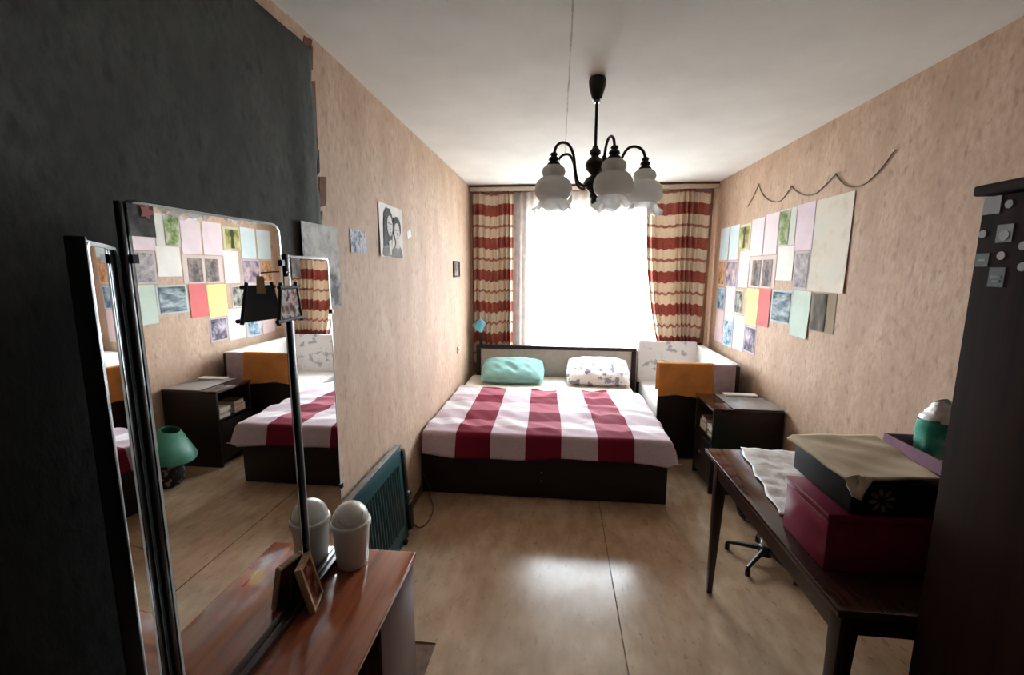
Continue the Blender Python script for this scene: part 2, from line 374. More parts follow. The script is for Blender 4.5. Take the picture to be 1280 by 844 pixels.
# ================================================================== BED
BX0, BX1, BY0, BY1 = -.940, .757, 2.907, 4.65
bed = thing('double_bed', 'low dark brown double bed with a grey padded headboard', 'bed', (-.09, 3.9, .0015))
build('foot_board', B(BX0, BX1, BY0, BY0+.022, .0065, .31), m_dark, bed, bevel=.002)
build('side_board', B(BX0, BX0+.022, BY0+.022, BY1, .0065, .31), m_dark, bed, bevel=.002)
build('side_board', B(BX1-.022, BX1, BY0+.022, BY1, .0065, .31), m_dark, bed, bevel=.002)
for x in (-.115,):
    build('drawer_gap', B(x-.0015, x+.0015, BY0-.001, BY0+.002, .02, .30), m_gap, bed)
for z in (.13, .19): build('screw_cap', MB().tube([(-.09, BY0-.003, z), (-.09, BY0+.002, z)], .006, 8), m_chrome, bed)
build('headboard_post', B(-.868, -.822, 4.66, 4.708, .0065, .742), m_dark, bed, bevel=.003)
build('headboard_post', B(.780, .826, 4.66, 4.708, .0065, .742), m_dark, bed, bevel=.003)
build('headboard_rail', B(-.868, .826, 4.655, 4.712, .742, .780), m_dark, bed, bevel=.003)
build('headboard_panel', B(-.822, .780, 4.67, 4.70, .10, .742), m_uphol, bed, bevel=.004)
mt = MB().box(BX0+.024, BX1-.024, BY0+.03, 4.65, .20, .455)
build('mattress', mt, m_sheet, bed, bevel=.035, seg=4)

# fitted sheet wrinkles are in the blanket and pillows; checked blanket
TOP = .463
def drape(d, L):     # arc length outside the edge -> (out, down)
    r = .03
    if d <= 0: return d, 0
    if d < r*pi/2: return r*sin(d/r), r*(1-cos(d/r))
    return r+(d-r*pi/2)*L, r+(d-r*pi/2)*sqrt(1-L*L)
BXa, BXb, BYa = -.918, .745, 2.905
def blank(u, v):
    lx = -.028+u*1.775; y = v*1.345                   # metres of cloth from the left edge, from the foot hem
    x = BXa+lx; w = 0
    yy = BYa-.175+y
    skew = -.07*smoothstep(.2, 1., v)*u                # the far edge runs in a little
    x += skew
    ox, dz1 = (x-BXb, 0)
    X = x; Z = TOP
    if x > BXb: o, dn = drape(x-BXb, .45); X = BXb+o; Z -= dn
    if x < BXa+.0: o, dn = drape(BXa-x, .1); X = BXa-o*.3; Z -= dn
    Y = yy
    if yy < BYa: o, dn = drape(BYa-yy, .30); Y = BYa-o; Z -= dn
    flat = smoothstep(BYa, BYa+.12, yy)
    Z += (.014*abs(wob(x*2.2, yy*2.0, 1.4))+.009*wob(x*5, yy*4.5))*flat + .004
    Z += .020*math.exp(-((yy-3.86-.10*sin(x*2.2))/.045)**2)*smoothstep(-.25, 0, x)*(1-smoothstep(.35, .6, x))
    Z += .012*math.exp(-((yy-3.64+.25*x)/.04)**2)*smoothstep(.1, .3, x)
    if yy < BYa: Y += .012*sin(x*13+1)*(BYa-yy)/.175; Z += .015*sin(x*4.2+.6)*(BYa-yy)/.175
    if u == 0 or v == 1: Z -= .004
    edge = .02*sin(u*9+.5)+.012*sin(u*23)
    if v > .9: Y += edge*(v-.9)*10
    if x > BXb and yy < BYa: q = (BYa-yy)/.175; X += .03*q; Z = max(Z, TOP-.15+.02*q)
    return (X, Y, Z)
build('checked_blanket', MB().grid(blank, 110, 90, lambda u, v: (u*1.775-.02, v*1.345)), m_check, org=(-.09, 3.5, .42), solid=.005, smooth=True,
      label='crimson and white checked blanket spread over the bed', cat='blanket')
def pillow(name, label, mat, cx, cyy, cz, lx, ly, th, tilt, rz, seedp):
    def surf(sgn):
        def fn(u, v):
            a, b = u*2-1, v*2-1
            e = (max(0, 1-abs(a)**2.6)**.5)*(max(0, 1-abs(b)**2.6)**.5)
            pin = 1-.06*(abs(a)*abs(b))
            z = sgn*th/2*e + .010*e*wob(a*1.3+seedp, b*1.1, 1.6)+.006*e*wob(a*4+seedp, b*2)
            return (a*lx/2*(pin-.035*(1-abs(b))*0), b*ly/2*pin, z)
        return fn
    mb = MB().grid(surf(1), 34, 26).grid(surf(-1), 34, 26)
    Mx = Matrix.Translation((cx, cyy, cz)) @ Matrix.Rotation(rz, 4, 'Z') @ Matrix.Rotation(tilt, 4, 'X')
    mb.xf(Mx); o = build(name, mb, mat, org=(cx, cyy, cz-.06), smooth=True, label=label, cat='pillow', group='pillows at the headboard')
    bm = bmesh.new(); bm.from_mesh(o.data); bmesh.ops.remove_doubles(bm, verts=bm.verts, dist=.0008); bm.to_mesh(o.data); bm.free()
    return o
pillow('pillow', 'plain mint green pillow on the bed, propped by the left headboard end', m_mint, -.445, 4.425, .56, .65, .44, .165, radians(20), radians(2), 0)
pillow('pillow', 'white pillow with grey print, right of the mint one', m_print, .413, 4.445, .57, .63, .44, .175, radians(24), radians(-2), 2.2)

# clip lamp on the left headboard post
cl = thing('clip_lamp', 'small light blue clip lamp on the left headboard corner', 'lamp', (-.82, 4.685, .78))
build('clip', B(-.835, -.805, 4.66, 4.705, .781, .84), m_blackp, cl, bevel=.004)
build('stem', MB().tube([(-.82, 4.685, .84), (-.818, 4.675, .895), (-.81, 4.66, .945)], .009, 8), m_blackp, cl, smooth=True)
sh = MB().lathe([(.0, .085), (.03, .083), (.045, .068), (.052, .04), (.06, .0), (.066, -.028), (.063, -.028), (.05, .0), (.044, .04), (.0, .066)], n=24)
sh.xf(Matrix.Translation((-.842, 4.655, .98)) @ Matrix.Rotation(radians(38), 4, 'Y'))
build('lamp_shade', sh, m_blue, cl, smooth=True)
build('bulb', MB().lathe([(0, -.016), (.012, -.012), (.016, 0), (.01, .016), (0, .02)], n=12).xf(Matrix.Translation((-.86, 4.655, .965))), m_whitecloth, cl, smooth=True)

# ================================================================== COT
CX0, CX1, CY0, CY1, CZ = .842, 1.477, 3.677, 4.70, .815
cot = thing('baby_cot', 'white padded baby cot with dark end panel beside the bed', 'cot', (1.16, 4.2, .0015))
build('end_panel', B(CX0, CX1, CY0, CY0+.025, .04, CZ), m_dark, cot, bevel=.003)
build('end_panel', B(CX0, CX1, CY1-.025, CY1, .04, CZ+.03), m_dark, cot, bevel=.003)
build('side_panel', B(CX1-.025, CX1, CY0+.025, CY1-.025, .04, CZ), m_dark, cot, bevel=.003)
build('base_board', B(CX0, CX1-.025, CY0+.025, CY1-.025, .16, .19), m_dark, cot)
for x in (CX0, CX1-.05):
    for y in (CY0, CY1-.05): build('leg', B(x, x+.05, y, y+.05, .0015, .06), m_dark, cot)
build('cot_mattress', B(CX0+.02, CX1-.045, CY0+.04, CY1-.045, .192, .44), m_whitecloth, cot, bevel=.03, seg=3)
def pad(n, x0, x1, y0, y1, z0, z1, mat): build(n, B(x0, x1, y0, y1, z0, z1), mat, cot, bevel=.012, seg=3)
pad('back_bumper', CX0, CX1-.05, CY1-.055, CY1-.026, .42, CZ+.045, m_bumper)
pad('side_bumper', CX1-.052, CX1-.026, CY0+.03, CY1-.03, .42, CZ+.005, m_whitecloth)
build('bumper_cover', MB().box(CX1-.056, CX1+.004, CY0+.026, CY1-.03, CZ+.002, CZ+.014), m_whitecloth, cot, bevel=.005)
def throw_(name, label, mat, x0, x1, zf, zb, y0, y1, off, sw):
    """cloth folded over the cot end panel"""
    top = CZ+.004+off; Lf = top-zf; Lb = top-zb; wd = (y1-y0)+2*off+.008; tot = Lf+wd+Lb
    def fn(u, v):
        s = v*tot; x = x0+(x1-x0)*u
        ya, yb = y0-off-.004, y1+off+.004
        if s < Lf: p = (x+sw*(1-s/Lf), ya-.006*(1-s/Lf)*(1+sin(u*14)), zf+s+.012*sin(u*5)*(1-s/Lf))
        elif s < Lf+wd: q = (s-Lf)/wd; p = (x, ya+(yb-ya)*q, top+.006*sin(pi*q))
        else: q = (s-Lf-wd)/Lb; p = (x, yb+.003*q, top-(s-Lf-wd))
        return p
    return build(name, MB().grid(fn, 24, 50), mat, org=((x0+x1)/2, (y0+y1)/2, zf), solid=.004, smooth=True, label=label, cat='towel')
throw_('lilac_towel', 'pale lilac towel hanging over the cot end beside the orange cloth', m_lilac, 1.235, 1.44, .526, .65, CY0, CY0+.025, .003, 0)
throw_('orange_cloth', 'orange cloth draped over the dark end panel of the cot', m_orange, .826, 1.268, .554, .60, CY0, CY0+.025, .010, .012)

# ================================================================== NIGHTSTAND
NX0, NX1, NY0, NY1, NZ = 1.095, 1.557, 3.10, 3.49, .632
ns = thing('low_cabinet', 'low black open-fronted cabinet in front of the cot', 'cabinet', (1.32, 3.3, .0015))
build('top_board', B(NX0-.008, NX1, NY0-.006, NY1+.006, NZ-.022, NZ), m_tab, ns, bevel=.002)
build('side_board', B(NX0, NX1, NY0, NY0+.018, .0015, NZ-.022), m_darkv, ns)
build('side_board', B(NX0, NX1, NY1-.018, NY1, .0015, NZ-.022), m_darkv, ns)
build('back_board', B(NX1-.012, NX1, NY0+.018, NY1-.018, .02, NZ-.022), m_darkv, ns)
build('shelf', B(NX0+.01, NX1-.012, NY0+.018, NY1-.018, .375, .391), m_darkv, ns)
build('shelf', B(NX0+.01, NX1-.012, NY0+.018, NY1-.018, .04, .056), m_darkv, ns)
dr = build('drawer_front', B(NX0, NX0+.016, NY0+.022, NY1-.022, .06, .365), m_darkv, ns, bevel=.002)
build('drawer_knob', MB().lathe([(0, 0), (.006, 0), (.006, .012), (.012, .016), (.012, .022), (0, .026)], n=12).xf(Matrix.Translation((NX0, 3.29, .24)) @ Matrix.Rotation(-pi/2, 4, 'Y')), m_chrome, dr, smooth=True)
pagem = plain('book_pages', (206, 200, 188), .8)
def flat_book(name, label, c, x0, x1, y0, y1, z0, z1, cat='book', group=None):
    o = thing(name, label, cat, ((x0+x1)/2, (y0+y1)/2, z0), group)
    cm = plain(name+'_cover', c, .4)
    build('pages', B(x0+.003, x1-.003, y0+.003, y1-.003, z0+.0025, z1-.0025), pagem, o)
    build('cover', B(x0, x1, y0, y1, z0, z0+.0025), cm, o); build('cover', B(x0, x1, y0, y1, z1-.0025, z1), cm, o)
    build('spine', B(x1-.003, x1, y0, y1, z0+.0025, z1-.0025), cm, o)
g = 'books in the low cabinet'
flat_book('book', 'pale book lying lowest in the open shelf of the low cabinet', (190, 186, 178), 1.115, 1.295, 3.138, 3.267, 0.391, 0.418, group=g)
flat_book('book', 'grey book lying on the lowest book in the low cabinet', (120, 116, 118), 1.120, 1.285, 3.138, 3.258, 0.418, 0.440, group=g)
flat_book('book', 'white book on top of the shelf pile in the low cabinet', (222, 218, 212), 1.110, 1.275, 3.143, 3.267, 0.440, 0.472, group=g)
flat_book('book', 'thick pale book at the far side of the low cabinet shelf', (200, 190, 178), 1.115, 1.285, 3.313, 3.442, 0.391, 0.450, group=g)
flat_book('book', 'brown book on the thick pale book in the low cabinet', (104, 74, 60), 1.120, 1.275, 3.313, 3.433, 0.450, 0.485, group=g)
gl = thing('glass_sheet', 'shiny glass sheet over papers on top of the low cabinet', 'glass sheet', (1.39, 3.3, NZ))
build('paper_sheet', B(1.24, 1.545, 3.115, 3.475, NZ+.0002, NZ+.002), plain('grey_white_paper', (188, 184, 182), .6), gl)
build('glass_plate', B(1.225, 1.555, 3.098, 3.49, NZ+.0025, NZ+.0075), plain('glossy_glass_top', (150, 150, 152), .06, var=.02, spec=.8), gl, bevel=.001)
build('white_tray', B(1.28, 1.52, 3.42, 3.485, NZ+.008, NZ+.02), m_whitecloth, org=(1.40, 3.45, NZ+.008), bevel=.004, label='thin white box lying at the far edge of the glass sheet', cat='box')

# ================================================================== TABLE LAMP ON FLOOR
tl = thing('table_lamp', 'lamp with tilted green shade on the floor, seen in the big mirror', 'lamp', (1.28, 2.80, .0015))
build('lamp_base', MB().lathe([(0, 0), (.07, 0), (.095, .03), (.105, .08), (.095, .13), (.06, .17), (.03, .19), (.0, .195)], (1.28, 2.80, .0015), 28), m_ceramic, tl, smooth=True)
build('lamp_neck', MB().tube([(1.28, 2.80, .19), (1.272, 2.80, .26)], .014, 10), m_chrome, tl, smooth=True)
hd = MB().lathe([(.060, .19), (.19, 0), (.187, 0), (.057, .189)], n=36); hd.xf(Matrix.Translation((1.275, 2.80, .245)) @ Matrix.Rotation(radians(-17), 4, 'Y'))
build('lamp_shade', hd, m_lampg, tl, smooth=True, solid=.002)
build('bulb', MB().lathe([(0, 0), (.015, .005), (.028, .04), (.02, .07), (0, .078)], (1.268, 2.80, .262), 16), m_whitecloth, tl, smooth=True)

# ================================================================== STOOL BEHIND THE TABLE
st = thing('swivel_stool', 'black swivel stool with a metal star base behind the table', 'stool', (1.16, 2.36, .0015))
build('seat', MB().lathe([(0, .40), (.16, .40), (.175, .415), (.175, .44), (.16, .455), (0, .46)], (1.16, 2.36, 0), 28), m_blackp, st, smooth=True)
build('column', MB().tube([(1.16, 2.36, .05), (1.16, 2.36, .22), (1.16, 2.36, .221), (1.16, 2.36, .40)], [.026, .026, .015, .015], 14), m_chrome, st, smooth=True)
build('hub', MB().lathe([(0, .045), (.035, .045), (.038, .06), (.035, .095), (.026, .10)], (1.16, 2.36, 0), 18), m_blackp, st, smooth=True)
for k in range(5):
    a = radians(150+72*k); e = (1.16+.19*cos(a), 2.36+.19*sin(a))
    lg = build('base_arm', MB().tube([(1.16+.03*cos(a), 2.36+.03*sin(a), .075), (1.16+.12*cos(a), 2.36+.12*sin(a), .06), (e[0], e[1], .045)], [.015, .012, .009], 8), m_blackp, st, smooth=True)
    build('glide', MB().lathe([(0, 0), (.013, 0), (.013, .03), (.006, .045)], (e[0], e[1], .0015), 10), m_blackp, lg, smooth=True)

# ================================================================== DINING TABLE
TX0, TX1, TY0, TY1, TZ = .735, 1.555, 1.105, 2.165, .72
tb = thing('dining_table', 'dark polished wooden table with tapered legs by the wardrobe', 'table', (1.18, 1.63, .0015))
build('table_top', B(TX0, TX1, TY0, TY1, TZ-.022, TZ), m_tab, tb, bevel=.004)
for a in ((TX0+.03, TX0+.05, TY0+.07, TY1-.09), (TX1-.05, TX1-.03, TY0+.07, TY1-.09), (TX0+.07, TX1-.07, TY0+.05, TY0+.07), (TX0+.07, TX1-.07, TY1-.09, TY1-.07)):
    build('apron', B(*a, TZ-.11, TZ-.022), m_tleg, tb)
for sx, sy in ((0, 1), (0, 0), (1, 1), (1, 0)):
    x = TX0+.052 if sx == 0 else TX1-.052; y = TY1-.085 if sy else TY0+.052; dx = -.012 if sx == 0 else .012
    vs = [(x-.026, y-.026, TZ-.024), (x+.026, y-.026, TZ-.024), (x+.026, y+.026, TZ-.024), (x-.026, y+.026, TZ-.024)]
    lo = [(x+dx-.012, y-.012, .0015), (x+dx+.012, y-.012, .0015), (x+dx+.012, y+.012, .0015), (x+dx-.012, y+.012, .0015)]
    build('leg', MB().add(vs+lo, [(0, 1, 2, 3), (7, 6, 5, 4), (0, 4, 5, 1), (1, 5, 6, 2), (2, 6, 7, 3), (3, 7, 4, 0)]), m_tleg, tb, bevel=.004)
def news(u, v):
    x = .80+.42*u+.10*v*(1-u); y = 1.56+.615*v-.05*u
    if u < .02: x += .006*sin(v*21)
    return (x, y, TZ+.004+.008*abs(wob(x*5, y*5, 1.3))+.004*abs(sin(u*3*pi))*.8+.003*abs(sin(v*4*pi)))
m_news = NT('crumpled_pale_paper'); _v = m_news.coords((1, 1, 1)); m_news.set(m_news.ramp(m_news.noise(_v, 22, 4), [(.35, (176, 172, 170)), (.6, (212, 210, 208))]), .5); m_news.bump(m_news.noise(_v, 30, 4), .4, .01); m_news = m_news.m
build('paper_spread', MB().grid(news, 40, 44), m_news, org=(1.02, 1.87, TZ), solid=.001, smooth=True, label='crumpled pale paper sheet spread on the far end of the table', cat='paper')

cb = thing('storage_box', 'crimson plastic storage box under the black box on the table', 'box', (1.0, 1.38, TZ))
build('box_body', B(.782, 1.215, 1.262, 1.50, TZ+.001, .876), m_crimson, cb, bevel=.006)
build('box_lid', B(.777, 1.22, 1.257, 1.505, .877, .90), m_crimson, cb, bevel=.005)
bb = thing('keepsake_box', 'black cardboard box with a pale flower, on the crimson box', 'box', (1.02, 1.4, .90))
build('box_body', B(.835, 1.098, 1.262, 1.57, .9012, .99), m_boxblk, bb, bevel=.004)
build('box_lid', B(.828, 1.105, 1.255, 1.595, .9905, 1.004), m_boxblk, bb, bevel=.003)
fl = MB()
for k in range(8):
    a = 2*pi*k/8+.2; c0 = Vector((.915, 1.2612, .948)); d = Vector((cos(a), 0, sin(a))); n_ = Vector((-sin(a), 0, cos(a)))
    fl.prism([c0+d*.008, c0+d*.02+n_*.006, c0+d*.032+n_*.005, c0+d*.036, c0+d*.032-n_*.005, c0+d*.02-n_*.006], (0, -.0006, 0))
build('flower_emblem', fl, m_flower, bb)
def bcl(u, v):
    x = .812+(.25+.045*v)*u; y = 1.245+.335*v+.02*u
    z = 1.012+.004*(1+wob(x*4, y*5, 1.5))
    out = max(0, .828-x); z -= out*.8
    near = max(0, 1.257-y); z -= near*.5
    if u < .5: tri = max(0, 1-abs(u-.07)/.2)*max(0, 1-v/.22); y -= .030*tri; z -= .045*tri**1.5 if y < 1.252 else 0
    return (x, y, z)
build('beige_cloth', MB().grid(bcl, 40, 34), m_beige, org=(1.0, 1.4, 1.005), solid=.006, smooth=True, label='folded beige cloth lying on the lid of the black box', cat='cloth')
pb = thing('open_box', 'dusty purple open cardboard box at the wall end of the table', 'box', (1.347, 1.55, TZ))
px0, px1, py0, py1, pz = 1.235, 1.46, 1.36, 1.738, .98
build('box_bottom', B(px0, px1, py0, py1, TZ+.001, TZ+.006), m_purple, pb)
for a in ((px0, px0+.006, py0, py1), (px1-.006, px1, py0, py1), (px0+.006, px1-.006, py0, py0+.006), (px0+.006, px1-.006, py1-.006, py1)):
    build('box_wall', B(*a, TZ+.006, pz), m_purple, pb)
def lump(name, label, cat, mat, cx, cyy, cz, rx, ry, rz, k, org_z, n=22):
    mb = MB()
    def fn(u, v):
        th = 2*pi*u; ph = pi*v; d = 1+.16*wob(cos(th)*1.5+k, cos(ph)*2+sin(th), 1.5)
        return (cx+rx*d*cos(th)*sin(ph), cyy+ry*d*sin(th)*sin(ph), cz+rz*d*cos(ph))
    mb.grid(fn, n, 14); return build(name, mb, mat, org=(cx, cyy, org_z), smooth=True, label=label, cat=cat)
lump('rag', 'pinkish rag crumpled inside the purple open box', 'rag', plain('pink_rag', (150, 112, 116), .9, bump=.3), 1.325, 1.49, .88, .072, .085, .115, 1, .73)
bgp = thing('plastic_package', 'green and white plastic package standing in the purple box', 'package', (1.365, 1.665, .73))
def pk(z0, z1, s0, s1, k):
    def fn(u, v):
        th = 2*pi*u; z = z0+(z1-z0)*v; r = s0+(s1-s0)*v; sx = .062*r; sy = .055*r
        sg = lambda q: math.copysign(abs(q)**.6, q)
        return (1.368+sx*sg(cos(th))+.004*wob(th, v*4+k), 1.67+sy*sg(sin(th))+.004*wob(v*5, th+k), z+.008*sin(th*2+k)*v)
    return MB().grid(fn, 28, 12)
build('package_body', pk(.735, 1.06, 1, .95, 0), m_lampg if False else printed('green_plastic_wrap', [(38, 128, 110), (70, 166, 142), (150, 205, 190)], 9, .3, seed=3), bgp, smooth=True)
build('package_top', pk(1.06, 1.126, .95, .4, 0), plain('white_plastic_wrap', (206, 204, 200), .3, bump=.3), bgp, smooth=True)

# ================================================================== WARDROBE
wd = thing('wardrobe', 'tall dark brown wardrobe with stickers at the right edge', 'wardrobe', (1.22, .67, .0015))
build('carcass', B(.925, 1.52, .25, 1.088, .06, 1.745), m_ward, wd, bevel=.002)
build('plinth', B(.94, 1.51, .26, 1.08, .0015, .06), m_ward, wd)
build('cornice', B(.893, 1.53, .24, 1.10, 1.745, 1.767), m_ward, wd, bevel=.004)
for y0, y1 in ((.255, .667), (.673, 1.085)):
    d = build('door', B(.905, .924, y0, y1, .07, 1.74), m_ward, wd, bevel=.002)
    yk = .64 if y0 < .5 else .70
    build('knob', MB().lathe([(0, 0), (.006, 0), (.006, .012), (.013, .018), (.012, .026), (0, .03)], n=12).xf(Matrix.Translation((.905, yk, .95)) @ Matrix.Rotation(-pi/2, 4, 'Y')), m_bronze, d, smooth=True)
stg = plain('grey_sticker', (150, 146, 146), .5); std = plain('dark_green_sticker', (44, 50, 48), .5); stt = plain('grey_green_sticker', (112, 116, 114), .5)
for (y, z, w, h, mm) in ((1.063, 1.722, .038, .036, stg), (1.026, 1.662, .034, .036, stt), (1.066, 1.609, .030, .028, std), (1.028, 1.573, .034, .040, std)):
    build('sticker', B(.9035, .905, y-w/2, y+w/2, z-h/2, z+h/2), mm, wd)
build('sticker_emblem', MB().lathe([(0, 0), (.011, 0), (.011, .0006), (0, .0006)], n=18).xf(Matrix.Translation((.9034, 1.026, 1.658)) @ Matrix.Rotation(-pi/2, 4, 'Y')), stg, wd)
build('sticker_emblem', B(.9028, .9036, 1.018, 1.040, 1.571, 1.576), stt, wd); build('sticker_emblem', B(.9028, .9036, 1.020, 1.036, 1.563, 1.567), stt, wd)
build('sticker_emblem', B(.9028, .9036, 1.058, 1.074, 1.607, 1.611), stt, wd)
for (y, z) in ((1.027, 1.720), (1.074, 1.664), (1.026, 1.617), (.985, 1.635), (.98, 1.594)):
    build('round_sticker', MB().lathe([(0, 0), (.0085, 0), (.0085, .0015), (0, .0015)], n=18).xf(Matrix.Translation((.905, y, z)) @ Matrix.Rotation(-pi/2, 4, 'Y')), stg, wd)

# ================================================================== DRESSER WITH MIRRORS
DX0, DX1, DY0, DY1, DZ = -.955, -.499, .46, 1.444, .56
ds = thing('dresser', 'polished walnut dresser with a tall three-part mirror', 'dresser', (-.73, .95, .0))
build('top_board', B(DX0, DX1, DY0, DY1, DZ-.022, DZ), m_dres, ds, bevel=.003)
for (a, b) in ((DY0+.012, .80), (1.13, DY1-.012)):
    build('cabinet_body', B(DX0+.01, DX1-.028, a, b, .06, DZ-.022), m_dbody, ds)
    d = build('door', B(DX1-.026, DX1-.008, a+.002, b-.002, .065, DZ-.026), m_dbody, ds, bevel=.002)
    yk = b-.05 if a < .9 else a+.04
    build('knob', MB().lathe([(0, 0), (.005, 0), (.005, .01), (.011, .015), (.01, .022), (0, .025)], n=12).xf(Matrix.Translation((DX1-.008, yk, .22)) @ Matrix.Rotation(pi/2, 4, 'Y')), m_bronze, d, smooth=True)
    for x in (DX0+.05, DX1-.07):
        for y in (a+.04, b-.04): build('leg', MB().tube([(x, y, -.001), (x, y, .06)], [.014, .02], 10), m_black, ds, smooth=True)
build('stretcher_board', B(DX0+.01, DX0+.03, .80, 1.13, .06, DZ-.022), m_dbody, ds)
def rounded(y0, y1, z0, z1, r, x):
    pts = [(x, y0, z0), (x, y1, z0)]
    for k in range(7): a = pi/2*k/6; pts.append((x, y1-r+r*cos(a), z1-r+r*sin(a)))
    for k in range(7): a = pi/2+pi/2*k/6; pts.append((x, y0+r+r*cos(a), z1-r+r*sin(a)))
    return pts
def mirror_unit(name, y0, y1, ztop, r, mx=None):
    bk = MB().prism(rounded(y0, y1, DZ, ztop, r, M-.013), (.0075, 0, 0)); gls = MB().prism(rounded(y0+.003, y1-.003, DZ+.012, ztop-.003, r, M-.005), (.005, 0, 0))
    ri = rounded(y0+.003, y1-.003, DZ+.012, ztop-.003, r, M); rim = MB(); n = len(ri)
    cy_, cz_ = (y0+y1)/2, (DZ+ztop)/2
    inn = [(M+.0012, p[1]+(.005 if p[1] < cy_ else -.005), p[2]+(.005 if p[2] < cz_ else -.005)) for p in ri]
    rim.add([(p[0]+.0006, p[1], p[2]) for p in ri]+inn, [(i, (i+1) % n, n+(i+1) % n, n+i) for i in range(n)])
    if mx is not None:
        for q in (bk, gls, rim): q.xf(mx)
    o = build(name, bk, m_black, ds); build('mirror_glass', gls, m_mirror, o); build('glass_bevel', rim, m_edge, o)
    return o
cm = mirror_unit('centre_mirror', .742, 1.195, 1.708, .028)
build('side_bar', B(M-.009, M+.002, .730, .741, DZ, 1.702), m_black, cm, bevel=.003)
for (y, z) in ((.748, 1.60), (1.19, 1.60)): build('clip', B(M-.006, M+.006, y-.006, y+.006, z-.008, z+.008), m_black, cm)
rw = mirror_unit('wing_mirror', 1.222, 1.452, 1.622, .014)
build('side_bar', B(M-.013, M+.007, 1.200, 1.219, DZ, 1.625), m_black, rw, bevel=.003)
for (y, z) in ((1.449, 1.44), (1.449, .80)): build('clip', B(M-.006, M+.006, y-.006, y+.006, z-.008, z+.008), m_black, rw)
LA = radians(40)
mxw = Matrix.Translation((M, .72, 0)) @ Matrix.Rotation(LA, 4, 'Z') @ Matrix.Translation((-M, -.72, 0))
lw = mirror_unit('wing_mirror', .478, .716, 1.622, .014, mxw)
build('side_bar', B(M-.020, M+.002, .468, .477, DZ, 1.625).xf(mxw), m_black, lw, bevel=.003)
build('base_rail', B(M, M+.022, .745, 1.44, DZ, DZ+.022), m_tleg, ds, bevel=.003)

# things at the dresser
def card(name, label, cat, mat, x, y0, y1, z0, z1, nx=1, curl=.003, tilt=0.0, group=None, ncol=None, t=.0006, corner=0, kk=0.):
    """a sheet of paper fixed to a wall or mirror at plane x, facing nx"""
    cyy, czz = (y0+y1)/2, (z0+z1)/2
    def fn(u, v):
        y, z = y0+(y1-y0)*u, z0+(z1-z0)*v
        lift = .0012+curl*((1-v)**2*(.6+.4*sin(4*u+kk))+.5*abs(2*u-1)**3)+corner*max(0, u-.6)*max(0, .7-v)*2
        yy, zz = y-cyy, z-czz
        return (x+nx*lift, cyy+yy*cos(tilt)-zz*sin(tilt), czz+yy*sin(tilt)+zz*cos(tilt))
    return build(name, MB().grid(fn, 8, 8), mat, org=(x, cyy, z0), solid=t, smooth=False, label=label, cat=cat, group=group)
pc = card('postcard', 'grey postcard with a red flower tucked in the big mirror corner', 'postcard', printed('grey_card', [(86, 86, 88), (116, 116, 118), (140, 140, 140)], 20), M+.001, .745, .798, 1.642, 1.70, 1, .001)
build('red_flower', MB().lathe([(0, 0), (.012, 0), (.012, .0005), (0, .0005)], n=14, wob=lambda i, q: (.004*sin(5*q) if i in (1, 2) else 0, 0)).xf(Matrix.Translation((M+.004, .782, 1.688)) @ Matrix.Rotation(pi/2, 4, 'Y')), plain('red_print', (176, 52, 44), .5), pc)
card('postcard', 'small brown and grey photo tucked in the right wing mirror', 'postcard', printed('brown_grey_photo', [(96, 66, 52), (150, 136, 128), (196, 190, 184)], 16, seed=3), M+.001, 1.232, 1.276, 1.556, 1.614, 1, .001)

# little stick frame hanging on the mirror edge
sf = thing('stick_frame', 'small picture frame of crossed dark sticks hanging on the mirror edge', 'picture frame', (M+.04, 1.15, 1.43))
SM = Matrix.Translation((M+.042, 1.148, 1.49)) @ Matrix.Rotation(radians(8), 4, 'Z') @ Matrix.Scale(.86, 4)
def stick(a, b, r, nm='stick'): build(nm, MB().tube([a, b], [r, r*.85], 7).xf(SM), m_stick, sf, smooth=True)
stick((0, -.080, -.062), (0, -.050, .066), .0065); stick((0, .080, -.062), (0, .050, .066), .0065)
stick((.003, -.094, -.050), (.003, .094, -.052), .0065); stick((.003, -.068, .052), (.003, .068, .050), .0065)
build('picture', MB().prism([(0, -.078, -.050), (0, .078, -.050), (0, .054, .05), (0, -.054, .05)], (.002, 0, 0)).xf(SM), printed('stick_frame_picture', [(60, 66, 44), (150, 110, 110), (196, 186, 180), (70, 50, 52)], 30, seed=5), sf)
build('backing', MB().prism([(-.004, -.078, -.050), (-.004, .078, -.050), (-.004, .054, .05), (-.004, -.054, .05)], (.0035, 0, 0)).xf(SM), m_stick, sf)
build('hanger_tab', MB().prism([(-.006, -.018, .03), (-.006, .018, .03), (-.006, .014, .085), (-.006, -.014, .085)], (.002, 0, 0)).xf(SM), plain('kraft_tab', (170, 128, 70), .7), sf)
build('hook', MB().tube([(M+.036, 1.15, 1.572), (M+.022, 1.18, 1.575), (M+.016, 1.20, 1.575)], .002, 6), m_black, sf)

